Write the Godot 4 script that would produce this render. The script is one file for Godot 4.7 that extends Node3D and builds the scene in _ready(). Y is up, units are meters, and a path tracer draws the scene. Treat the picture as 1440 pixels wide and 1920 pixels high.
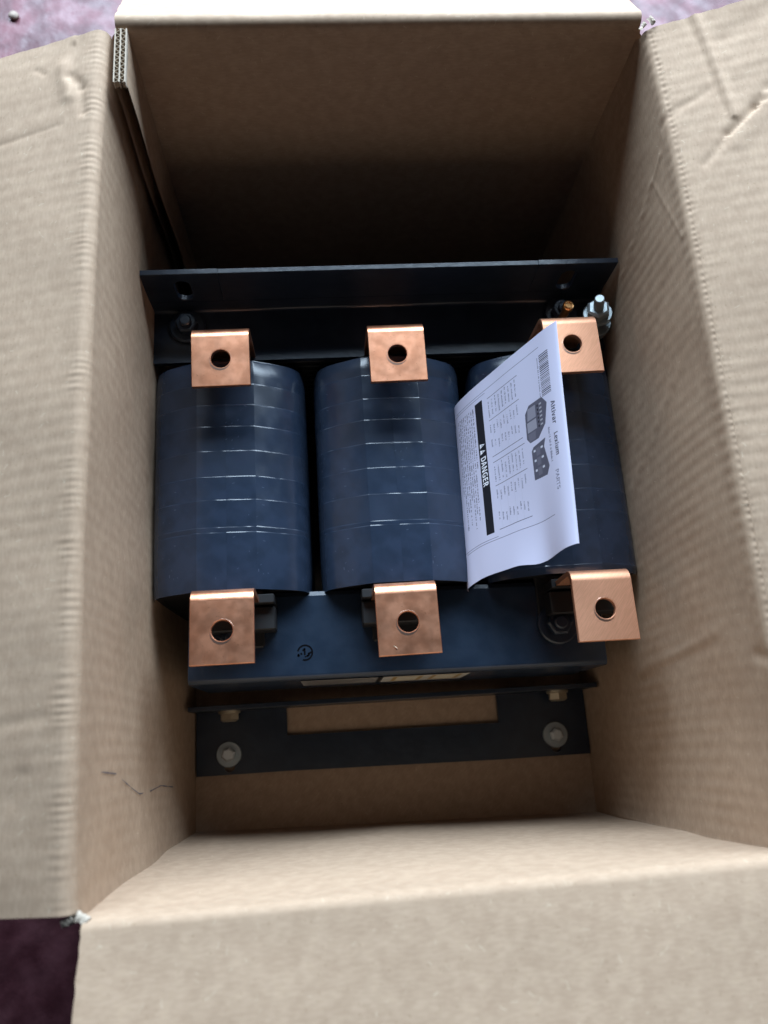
extends Node3D
# A three-phase reactor lying on its back in an open double-wall cardboard box. Metres, y up, z towards the viewer.

const HB := 0.3087          # height of the box walls
const RF := 0.006           # radius of the folds
const GROUND := -0.014

var rng := RandomNumberGenerator.new()
var big_noise := FastNoiseLite.new()
var mid_noise := FastNoiseLite.new()
var M := {}

func _ready() -> void:
	rng.seed = 7
	# ---------------------------------------------------------------- camera
	var cam := Camera3D.new()
	cam.name = "camera"
	cam.transform = Transform3D(Basis(Vector3(0.99633, 0.05812, 0.06280), Vector3(0.04453, 0.27444, -0.96057), Vector3(-0.07307, 0.95985, 0.27085)).orthonormalized(), Vector3(-0.0496, 0.700, 0.1780))
	cam.fov = 65.94
	cam.near = 0.02
	cam.far = 60.0
	var lens := CameraAttributesPhysical.new()
	lens.frustum_focal_length = 18.5
	lens.frustum_near = 0.02
	lens.frustum_far = 60.0
	lens.frustum_focus_distance = 0.545
	lens.exposure_aperture = 4.2
	cam.attributes = lens
	add_child(cam)
	cam.fov = 65.94
	# ---------------------------------------------------------------- air and light: a big soft opening beyond the far side, a dim room
	var env := Environment.new()
	env.background_mode = Environment.BG_COLOR
	env.background_color = Color(0.62, 0.70, 0.86)
	env.background_energy_multiplier = 0.03
	env.tonemap_mode = Environment.TONE_MAPPER_LINEAR
	env.tonemap_exposure = 1.0
	env.sdfgi_enabled = true
	env.ssao_enabled = true
	env.ssil_enabled = true
	var we := WorldEnvironment.new()
	we.name = "environment"
	we.environment = env
	add_child(we)
	var day := AreaLight3D.new()
	day.name = "daylight_opening_light"
	day.area_size = Vector2(1.8, 1.05)
	day.area_normalize_energy = true
	day.light_color = Color(0.84, 0.925, 1.0)
	day.light_energy = 10.4
	day.area_range = 20.0
	day.shadow_enabled = true
	var az := deg_to_rad(6.0)
	var el := deg_to_rad(29.0)
	day.look_at_from_position(Vector3(0, 0.2, 0) + 1.45 * Vector3(sin(az) * cos(el), sin(el), -cos(az) * cos(el)), Vector3(0, 0.2, 0))
	add_child(day)

	big_noise.seed = 3
	big_noise.frequency = 9.0
	big_noise.fractal_octaves = 2
	mid_noise.seed = 11
	mid_noise.frequency = 60.0
	mid_noise.fractal_octaves = 2
	make_materials()
	build_floor()
	build_box()
	build_reactor()
	build_paper()
	build_scraps()

# ================================================================ helpers
func lin(r: float, g: float, b: float) -> Color:
	return Color(r, g, b).linear_to_srgb()

func mat(color: Color, rough: float, metal := 0.0, spec := 0.5) -> StandardMaterial3D:
	var m := StandardMaterial3D.new()
	m.albedo_color = color
	m.roughness = rough
	m.metallic = metal
	m.metallic_specular = spec
	return m

func label(o: Node, text: String, category: String, group := "") -> void:
	o.set_meta("label", text)
	o.set_meta("category", category)
	if group != "":
		o.set_meta("group", group)

func begin() -> SurfaceTool:
	var st := SurfaceTool.new()
	st.begin(Mesh.PRIMITIVE_TRIANGLES)
	return st

func put(st: SurfaceTool, called: String, m: Material, parent: Node, flat := false) -> MeshInstance3D:
	if flat:
		st.generate_normals()
	st.set_material(m)
	var o := MeshInstance3D.new()
	o.mesh = st.commit()
	o.name = called
	parent.add_child(o, true)
	return o

func vtx(st: SurfaceTool, p: Vector3, n: Vector3, uv: Vector2) -> void:
	st.set_normal(n)
	st.set_uv(uv)
	st.add_vertex(p)

# one triangle, wound to suit the normals it is given
func tri(st: SurfaceTool, p: Array, n: Array, uv: Array) -> void:
	var a: Vector3 = p[0]
	var b: Vector3 = p[1]
	var c: Vector3 = p[2]
	var n0: Vector3 = n[0]
	var n1: Vector3 = n[1]
	var n2: Vector3 = n[2]
	var order := [0, 1, 2]
	if (b - a).cross(c - a).dot(n0 + n1 + n2) > 0.0:
		order = [0, 2, 1]
	for k: int in order:
		vtx(st, p[k], n[k], uv[k])

# flat quad a-b-c-d given counter-clockwise as seen from its front
func quad(st: SurfaceTool, a: Vector3, b: Vector3, c: Vector3, d: Vector3) -> void:
	var n := (c - a).cross(d - b)
	n = n.normalized() if n.length() > 1e-14 else Vector3.UP
	var k := 0 if absf(n.x) > absf(n.y) and absf(n.x) > absf(n.z) else (1 if absf(n.y) > absf(n.z) else 2)
	for p: Vector3 in [a, c, b, a, d, c]:
		vtx(st, p, n, Vector2(p.z, p.y) if k == 0 else (Vector2(p.x, p.z).rotated(0.9) if k == 1 else Vector2(p.x, p.y)))

# box with chamfered edges
func bevel_box(st: SurfaceTool, c: Vector3, size: Vector3, b: float, basis := Basis()) -> void:
	var h := size / 2.0
	var P := func(x: float, y: float, z: float) -> Vector3:
		return c + basis * Vector3(x, y, z)
	for s: int in [-1, 1]:
		var f := float(s)
		var rect := func(axis: int, flip: bool) -> void:
			var q: Array[Vector3] = []
			for e: Vector2 in [Vector2(-1, -1), Vector2(1, -1), Vector2(1, 1), Vector2(-1, 1)]:
				if axis == 0:
					q.append(P.call(f * h.x, e.x * (h.y - b), e.y * (h.z - b)))
				elif axis == 1:
					q.append(P.call(e.y * (h.x - b), f * h.y, e.x * (h.z - b)))
				else:
					q.append(P.call(e.x * (h.x - b), e.y * (h.y - b), f * h.z))
			if flip:
				quad(st, q[0], q[3], q[2], q[1])
			else:
				quad(st, q[0], q[1], q[2], q[3])
		for axis in 3:
			rect.call(axis, s < 0)
		for t: int in [-1, 1]:
			var g := float(t)
			edge(st, c, basis, Vector3(f * h.x, g * (h.y - b), -(h.z - b)), Vector3(f * (h.x - b), g * h.y, -(h.z - b)), Vector3(0, 0, 2.0 * (h.z - b)))
			edge(st, c, basis, Vector3(f * h.x, -(h.y - b), g * (h.z - b)), Vector3(f * (h.x - b), -(h.y - b), g * h.z), Vector3(0, 2.0 * (h.y - b), 0))
			edge(st, c, basis, Vector3(-(h.x - b), f * h.y, g * (h.z - b)), Vector3(-(h.x - b), f * (h.y - b), g * h.z), Vector3(2.0 * (h.x - b), 0, 0))

func edge(st: SurfaceTool, c: Vector3, basis: Basis, a: Vector3, b: Vector3, along: Vector3) -> void:
	var n := (b - a).cross(along)
	if n.dot(a + b + along) > 0.0:
		quad(st, c + basis * a, c + basis * b, c + basis * (b + along), c + basis * (a + along))
	else:
		quad(st, c + basis * a, c + basis * (a + along), c + basis * (b + along), c + basis * b)

# grid of points g[i][j]; smooth normals; t > 0 gives it a back face and closed edges
func grid(st: SurfaceTool, g: Array, uvs: Array, t := 0.0, i0 := 0, i1 := -1, flip := false, cap0 := true, cap1 := true) -> void:
	var ni := g.size()
	var nj: int = g[0].size()
	if i1 < 0:
		i1 = ni - 1
	var N := []
	for i in range(i0, i1 + 1):
		var row := PackedVector3Array()
		row.resize(nj)
		var a: PackedVector3Array = g[maxi(i - 1, 0)]
		var b: PackedVector3Array = g[mini(i + 1, ni - 1)]
		var c: PackedVector3Array = g[i]
		for j in nj:
			var n := (b[j] - a[j]).cross(c[mini(j + 1, nj - 1)] - c[maxi(j - 1, 0)]).normalized()
			row[j] = -n if flip else n
		N.append(row)
	var w := i1 - i0 + 1
	var sides := 2 if t > 0.0 else 1
	for side in sides:
		for i in w:
			var c: PackedVector3Array = g[i0 + i]
			var u: PackedVector2Array = uvs[i0 + i]
			for j in nj:
				var n: Vector3 = N[i][j]
				vtx(st, c[j] if side == 0 else c[j] - n * t, n if side == 0 else -n, u[j])
	var base := 0
	for side in sides:
		for i in w - 1:
			for j in nj - 1:
				var a := base + i * nj + j
				if (side == 0) == flip:
					for k: int in [a, a + nj, a + nj + 1, a, a + nj + 1, a + 1]:
						st.add_index(k)
				else:
					for k: int in [a, a + nj + 1, a + nj, a, a + 1, a + nj + 1]:
						st.add_index(k)
		base += w * nj
	if t <= 0.0:
		return
	# edges
	var rim := func(p: Vector3, p2: Vector3, q: Vector3, q2: Vector3) -> void:
		var n := (p2 - p).cross(q - p).normalized()
		for x: Vector3 in [p, p2, q2, q]:
			vtx(st, x, n, Vector2(x.x + x.y, x.z + x.y))
		for k: int in [0, 2, 1, 0, 3, 2]:
			st.add_index(base + k)
	for e in 2:
		var i: int = i0 if e == 0 else i1
		if (e == 0 and not cap0) or (e == 1 and not cap1):
			continue
		for j in nj - 1:
			rim.call(g[i][j], g[i][j + 1], g[i][j] - N[i - i0][j] * t, g[i][j + 1] - N[i - i0][j + 1] * t)
			base += 4
	for e in 2:
		var j: int = 0 if e == 0 else nj - 1
		for i in range(i0, i1):
			rim.call(g[i][j], g[i + 1][j], g[i][j] - N[i - i0][j] * t, g[i + 1][j] - N[i + 1 - i0][j] * t)
			base += 4

# surface of revolution round the y axis of T; profile of (radius, height) from the top inwards to the bottom
func lathe(st: SurfaceTool, profile: PackedVector2Array, sides: int, T: Transform3D, faceted := false) -> void:
	for k in profile.size() - 1:
		var a := profile[k]
		var b := profile[k + 1]
		var sl := Vector2(b.y - a.y, a.x - b.x)
		if sl.length() < 1e-9:
			continue
		sl = -sl.normalized()
		for i in sides:
			var t0 := TAU * i / sides
			var t1 := TAU * (i + 1) / sides
			var tm := (t0 + t1) / 2.0
			var p := [ring(a, t0), ring(a, t1), ring(b, t1), ring(b, t0)]
			var ang := [t0, t1, t1, t0]
			for e: Array in [[0, 1, 2], [0, 2, 3]]:
				var ps := []
				var ns := []
				var us := []
				for q: int in e:
					var th: float = tm if faceted else ang[q]
					var pp: Vector3 = p[q]
					ps.append(T * pp)
					ns.append((T.basis * Vector3(cos(th) * sl.x, sl.y, sin(th) * sl.x)).normalized())
					us.append(Vector2(pp.x, pp.z + pp.y))
				tri(st, ps, ns, us)

func ring(p: Vector2, t: float) -> Vector3:
	return Vector3(cos(t) * p.x, p.y, sin(t) * p.x)

# plate x0..x1, z0..z1, y0 thick below 0 in T's axes, with a round or slotted hole (half length hl along z) and fine chamfers
func holed_plate(st: SurfaceTool, T: Transform3D, x0: float, x1: float, z0: float, z1: float, thick: float, cx: float, cz: float, r: float, hl := 0.0, ch := 0.0005, skip_back := false) -> void:
	var angles := []
	for k in 40:
		angles.append(TAU * k / 40.0)
	for c: Vector2 in [Vector2(x0, z0), Vector2(x1, z0), Vector2(x1, z1), Vector2(x0, z1)]:
		angles.append(fposmod(atan2(c.y - cz, c.x - cx), TAU))
	angles.sort()
	var outer := func(t: float, inset: float) -> Vector2:
		var d := Vector2(cos(t), sin(t))
		var lim := 1e9
		if absf(d.x) > 1e-9:
			lim = minf(lim, ((x1 if d.x > 0.0 else x0) - cx) / d.x)
		if absf(d.y) > 1e-9:
			lim = minf(lim, ((z1 if d.y > 0.0 else z0) - cz) / d.y)
		var p := Vector2(cx, cz) + d * lim
		return Vector2(clampf(p.x, x0 + inset, x1 - inset), clampf(p.y, z0 + (0.0 if skip_back else inset), z1 - inset))
	var inner := func(t: float, grow: float) -> Vector2:
		var d := Vector2(cos(t), sin(t))
		var rr := r + grow
		if hl <= 0.0:
			return Vector2(cx, cz) + d * rr
		if absf(d.x) > 1e-9 and absf(d.y / d.x) * rr <= hl:
			return Vector2(cx, cz) + d * (rr / absf(d.x))
		var s := signf(d.y)
		var b := d.y * s * hl
		return Vector2(cx, cz) + d * (b + sqrt(maxf(b * b - hl * hl + rr * rr, 0.0)))
	var n := angles.size()
	for k in n:
		var a: float = angles[k]
		var b: float = angles[(k + 1) % n]
		if absf(b - a) < 1e-7:
			continue
		var L := func(p: Vector2, y: float) -> Vector3:
			return T * Vector3(p.x, y, p.y)
		quad(st, L.call(inner.call(a, ch), 0.0), L.call(inner.call(b, ch), 0.0), L.call(outer.call(b, ch), 0.0), L.call(outer.call(a, ch), 0.0))
		quad(st, L.call(outer.call(a, ch), 0.0), L.call(outer.call(b, ch), 0.0), L.call(outer.call(b, 0.0), -ch), L.call(outer.call(a, 0.0), -ch))
		quad(st, L.call(outer.call(a, 0.0), -ch), L.call(outer.call(b, 0.0), -ch), L.call(outer.call(b, 0.0), -thick), L.call(outer.call(a, 0.0), -thick))
		quad(st, L.call(inner.call(a, 0.0), -ch), L.call(inner.call(b, 0.0), -ch), L.call(inner.call(b, ch), 0.0), L.call(inner.call(a, ch), 0.0))
		quad(st, L.call(inner.call(a, 0.0), -thick), L.call(inner.call(b, 0.0), -thick), L.call(inner.call(b, 0.0), -ch), L.call(inner.call(a, 0.0), -ch))
		quad(st, L.call(outer.call(a, 0.0), -thick), L.call(outer.call(b, 0.0), -thick), L.call(inner.call(b, 0.0), -thick), L.call(inner.call(a, 0.0), -thick))

# closed outline (y, z) swept along x
func sweep_x(st: SurfaceTool, outline: PackedVector2Array, x0: float, x1: float, smooth := false) -> void:
	var n := outline.size()
	for k in n:
		var a := outline[k]
		var b := outline[(k + 1) % n]
		quad(st, Vector3(x0, a.x, a.y), Vector3(x1, a.x, a.y), Vector3(x1, b.x, b.y), Vector3(x0, b.x, b.y))
	var ids := Geometry2D.triangulate_polygon(outline)
	for k in ids.size() / 3:
		var p := outline[ids[k * 3]]
		var q := outline[ids[k * 3 + 1]]
		var r := outline[ids[k * 3 + 2]]
		for e: float in [x0, x1]:
			var nx := Vector3(-1 if e == x0 else 1, 0, 0)
			tri(st, [Vector3(e, p.x, p.y), Vector3(e, q.x, q.y), Vector3(e, r.x, r.y)], [nx, nx, nx], [p, q, r])

func noise_tex(freq: float, ramp: Array, size := 512, seed_ := 1, octaves := 4, bump := 0.0, stretch := Vector2.ONE) -> Texture2D:
	var n := FastNoiseLite.new()
	n.seed = seed_
	n.noise_type = FastNoiseLite.TYPE_SIMPLEX_SMOOTH
	n.frequency = freq
	n.fractal_octaves = octaves
	var w := int(size * stretch.x)
	var h := int(size * stretch.y)
	var im := n.get_seamless_image(w, h)
	if stretch != Vector2.ONE:
		im.resize(size, size, Image.INTERPOLATE_CUBIC)
	if bump > 0.0:
		im.convert(Image.FORMAT_RGBA8)
		im.bump_map_to_normal_map(bump)
		return ImageTexture.create_from_image(im)
	if ramp.is_empty():
		return ImageTexture.create_from_image(im)
	var a: Color = ramp[0]
	var b: Color = ramp[1]
	var data := im.get_data()
	var bytes := PackedByteArray()
	bytes.resize(size * size * 3)
	var table := []
	for k in 256:
		var c := a.lerp(b, smoothstep(0.15, 0.85, k / 255.0))
		table.append([c.r8, c.g8, c.b8])
	var step := data.size() / (size * size)
	for k in size * size:
		var c: Array = table[data[k * step]]
		bytes[k * 3] = c[0]
		bytes[k * 3 + 1] = c[1]
		bytes[k * 3 + 2] = c[2]
	return ImageTexture.create_from_image(Image.create_from_data(size, size, false, Image.FORMAT_RGB8, bytes))

# short fibres, nicks and scuffs strewn over a texture
func flecked(t: Texture2D, count: int, c: Color, longest: int, seed_: int) -> Texture2D:
	var im := t.get_image()
	var r := RandomNumberGenerator.new()
	r.seed = seed_
	var w := im.get_width()
	var h := im.get_height()
	for k in count:
		var x := r.randf() * w
		var y := r.randf() * h
		var a := r.randf() * TAU
		var n := r.randi_range(1, longest)
		var amt := r.randf_range(0.25, 0.9)
		for m in n:
			var px := posmod(int(x + cos(a) * m), w)
			var py := posmod(int(y + sin(a) * m), h)
			im.set_pixel(px, py, im.get_pixel(px, py).lerp(c, amt))
	return ImageTexture.create_from_image(im)

func make_materials() -> void:
	# kraft liner: mottled fibre, very fine relief
	var k := mat(Color.WHITE, 0.78, 0.0, 0.35)
	k.albedo_texture = flecked(flecked(noise_tex(0.03, [lin(0.452, 0.315, 0.217), lin(0.502, 0.356, 0.248)], 512, 5, 5), 700, Color(0.60, 0.50, 0.40), 3, 1), 260, Color(0.82, 0.74, 0.64), 9, 2)
	k.uv1_scale = Vector3(5.0, 5.0, 1.0)
	k.detail_enabled = true
	k.detail_blend_mode = BaseMaterial3D.BLEND_MODE_MUL
	k.detail_uv_layer = BaseMaterial3D.DETAIL_UV_1
	k.detail_albedo = noise_tex(0.05, [Color(0.955, 0.95, 0.945), Color(1, 1, 1)], 512, 9, 3, 0.0, Vector2(1, 4))
	k.heightmap_enabled = true
	k.heightmap_texture = noise_tex(0.12, [], 512, 21, 3)
	k.heightmap_scale = 0.0022
	M.kraft = k
	var k2 := k.duplicate()
	k2.uv1_offset = Vector3(0.37, 0.21, 0)
	M.kraft_b = k2
	M.kraft_edge = mat(lin(0.40, 0.31, 0.22), 0.85)
	M.kraft_dark = mat(lin(0.10, 0.07, 0.05), 0.9)
	M.torn = mat(lin(0.50, 0.42, 0.34), 1.0, 0.0, 0.1)
	# wound tape, varnished
	var t := mat(Color.WHITE, 0.24, 0.0, 0.55)
	t.albedo_texture = flecked(noise_tex(0.012, [lin(0.018, 0.030, 0.055), lin(0.025, 0.040, 0.073)], 512, 31, 4), 90, Color(0.42, 0.46, 0.55), 7, 5)
	t.uv1_scale = Vector3(7, 7, 1)
	t.roughness = 0.25
	t.heightmap_enabled = true
	t.heightmap_texture = noise_tex(0.010, [], 256, 35, 3)
	t.heightmap_scale = 0.02
	M.tape = t
	var t2 := t.duplicate()
	t2.albedo_texture = noise_tex(0.012, [lin(0.020, 0.030, 0.051), lin(0.026, 0.039, 0.068)], 256, 37, 4)
	M.tape_b = t2
	M.coil_end = mat(lin(0.006, 0.007, 0.009), 0.55)
	# paint on the iron
	var p := mat(Color.WHITE, 0.32, 0.0, 0.5)
	p.albedo_texture = noise_tex(0.02, [lin(0.013, 0.020, 0.034), lin(0.019, 0.028, 0.045)], 256, 41, 4)
	p.uv1_scale = Vector3(8, 8, 1)
	p.heightmap_enabled = true
	p.heightmap_texture = noise_tex(0.06, [], 256, 43, 3)
	p.heightmap_scale = 0.008
	M.paint = p
	var p2 := p.duplicate()
	p2.roughness = 0.27
	p2.albedo_texture = noise_tex(0.02, [lin(0.014, 0.025, 0.045), lin(0.019, 0.032, 0.055)], 256, 45, 4)
	M.plate_paint = p2
	M.core = mat(lin(0.008, 0.009, 0.011), 0.6)
	M.black = mat(lin(0.003, 0.003, 0.004), 0.6)
	# copper: rolled, and brushed
	var c := mat(lin(0.90, 0.42, 0.25), 0.39, 1.0)
	c.roughness_texture = noise_tex(0.02, [Color(0.88, 0.88, 0.88), Color(1, 1, 1)], 256, 51, 4)
	c.uv1_scale = Vector3(12, 12, 1)
	c.albedo_texture = flecked(flecked(noise_tex(0.012, [Color(0.90, 0.87, 0.85), Color(1, 1, 1)], 512, 53, 4), 160, Color(0.62, 0.50, 0.45), 9, 3), 80, Color(1, 1, 1), 14, 4)
	c.heightmap_enabled = true
	c.heightmap_texture = noise_tex(0.03, [], 256, 54, 3)
	c.heightmap_scale = 0.002
	M.copper = c
	var cb := mat(lin(0.93, 0.49, 0.31), 0.52, 1.0)
	cb.albedo_texture = noise_tex(0.05, [Color(0.95, 0.935, 0.92), Color(1, 1, 1)], 512, 57, 3, 0.0, Vector2(0.12, 2.0))
	cb.uv1_scale = Vector3(26, 26, 1)
	cb.heightmap_enabled = true
	cb.heightmap_texture = noise_tex(0.05, [], 512, 57, 3, 0.0, Vector2(0.12, 2.0))
	cb.heightmap_scale = 0.0012
	M.copper_brushed = cb
	M.copper_bright = mat(lin(0.93, 0.60, 0.46), 0.28, 1.0)
	M.brass = mat(lin(0.70, 0.38, 0.16), 0.35, 1.0)
	M.zinc = mat(lin(0.60, 0.63, 0.63), 0.36, 0.35)
	M.zinc_dark = mat(lin(0.36, 0.40, 0.41), 0.45, 0.75)
	M.zinc_yellow = mat(lin(0.60, 0.52, 0.38), 0.38, 0.7)
	M.floor = mat(Color.WHITE, 0.52, 0.0, 0.42)
	M.floor.albedo_texture = noise_tex(0.014, [lin(0.085, 0.026, 0.034), lin(0.170, 0.064, 0.078)], 512, 71, 5)
	M.floor.uv1_scale = Vector3(3.2, 3.2, 1)
	M.floor.roughness_texture = noise_tex(0.02, [Color(0.62, 0.62, 0.62), Color(1, 1, 1)], 512, 73, 5)
	M.floor.heightmap_enabled = true
	M.floor.heightmap_texture = noise_tex(0.03, [], 512, 75, 4)
	M.floor.heightmap_scale = 0.05
	M.ink = mat(lin(0.10, 0.09, 0.11), 0.7)
	M.stamp = mat(lin(0.0015, 0.002, 0.004), 0.7, 0.0, 0.2)

# ================================================================ setting
func build_floor() -> void:
	var st := begin()
	var n := 8
	for i in n:
		for j in n:
			var a := Vector3(-8.0 + 2.0 * i, GROUND, -8.0 + 2.0 * j)
			quad(st, a, a + Vector3(0, 0, 2), a + Vector3(2, 0, 2), a + Vector3(2, 0, 0))
	var o := put(st, "floor", M.floor, self)
	o.set_meta("kind", "structure")
	o.set_meta("label", "dark maroon concrete floor with a worn satin finish under the box")

# ================================================================ the box
# one wall and its flap as one bent sheet: side 0 left, 1 right, 2 near, 3 far; s up the wall, over the fold and out the flap, t along the fold
var dents := [[], [], [], []]
const DROP := [14.0, -21.0, -14.0, 28.0]

func gauss_seg(s: float, t: float, d: Array) -> float:
	var a := Vector2(d[0], d[1])
	var b := Vector2(d[2], d[3])
	var p := Vector2(s, t)
	var ab := b - a
	var u := clampf((p - a).dot(ab) / maxf(ab.length_squared(), 1e-9), 0.0, 1.0)
	var off := p - a - ab * u
	var side := 1.0
	if d.size() > 6:
		side = d[6] if ab.cross(p - a) > 0.0 else 1.0
	return 0.42 * d[5] * exp(-off.length_squared() / (d[4] * d[4] * side * side))

func sheet(side: int, s: float, t: float) -> Vector3:
	var xb: float
	var xf: float
	var q := t / 0.25
	match side:
		0:
			xb = 0.1672
			xf = 0.1680 + 0.0038 * sqrt(maxf(0.0, 1.0 - q * q))
		1:
			xb = 0.1672
			xf = 0.1675 + 0.0050 * pow(maxf(0.0, 1.0 - q * q * q * q), 0.6)
		2:
			xb = 0.2485 + 0.0035 * t / 0.167
			xf = 0.2472 - 0.0016 * t / 0.167
		_:
			xb = 0.2500
			xf = 0.2515 + 0.0025 * t / 0.167
	var drop := deg_to_rad(DROP[side])
	var A := PI / 2.0 + drop
	var h := HB - RF
	var x: float
	var y: float
	var a := 0.0
	if s <= h:
		x = lerpf(xb, xf, pow(s / h, 1.2)) + (0.0045 * sin(PI * s / h) * sqrt(maxf(0.0, 1.0 - q * q)) if side < 2 else 0.0)
		y = s
	elif s <= h + A * RF:
		a = (s - h) / RF
		x = xf + RF - RF * cos(a)
		y = h + RF * sin(a)
	else:
		a = A
		var e := s - h - A * RF
		x = xf + RF - RF * cos(a) + e * sin(a)
		y = h + RF * sin(a) + e * cos(a)
	# relief
	var fold := h + 0.5 * A * RF
	var on_flap := smoothstep(h - 0.03, h + 0.03, s)
	var d := 0.0
	var wob := big_noise.get_noise_3d(s * 0.8 + 3.0 * side, t * 0.8, 5.0 * side)
	var near_fold := exp(-pow((s - fold) / 0.013, 2.0))
	d += wob * 0.0016 * (1.0 - 0.7 * near_fold) * smoothstep(0.0, 0.05, s)
	# corrugation showing through the liner, crushed unevenly
	var phase := TAU * t / 0.0082 + 1.6 * big_noise.get_noise_2d(t * 1.4, 7.0 + side) + 5.0 * big_noise.get_noise_2d(s * 0.25, 3.0)
	var amp: float = [0.000028, 0.000042, 0.000012, 0.00001][side]
	amp *= 0.7 + 1.3 * maxf(0.0, big_noise.get_noise_2d(s * 1.2 + 9.0, t * 0.9 + side) + 0.3)
	d += amp * sin(phase)
	# pinched flutes along the crease
	var rib: float = [0.00009, 0.00003, 0.00003, 0.00003][side]
	var uneven := clampf(0.65 + 1.1 * mid_noise.get_noise_2d(t * 0.6, 20.0 + side), 0.1, 1.4)
	d += rib * uneven * exp(-pow((s - fold - 0.004 + 0.003 * mid_noise.get_noise_2d(t, 3.0)) / 0.0052, 2.0)) * sin(TAU * t / 0.0041 + 4.5 * mid_noise.get_noise_2d(t * 0.35, 1.0 + side))
	if side == 1:      # the double score line of the right fold
		d -= 0.00045 * (0.6 + 0.8 * absf(mid_noise.get_noise_2d(t * 0.5, 40.0))) * exp(-pow((s - fold - 0.0022) / 0.0017, 2.0)) * (1.0 + 0.4 * sin(TAU * t / 0.0043 + 4.0 * mid_noise.get_noise_2d(t * 0.35, 9.0)))
		d += 0.0003 * exp(-pow((s - fold + 0.006) / 0.004, 2.0)) * (1.0 + 0.3 * sin(TAU * t / 0.0078))
	if side == 2:
		d += 0.00035 * exp(-pow((s - fold + 0.012) / 0.0035, 2.0)) * (0.6 + big_noise.get_noise_2d(t, 4.0))
	for k: Array in dents[side]:
		d += gauss_seg(s, t, k)
	var nx := -cos(a)
	var ny := sin(a)
	x += nx * d
	y += ny * d
	match side:
		0:
			return Vector3(-x, y, t)
		1:
			return Vector3(x, y, t)
		2:
			return Vector3(t, y, x)
	return Vector3(t, y, -x)

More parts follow.
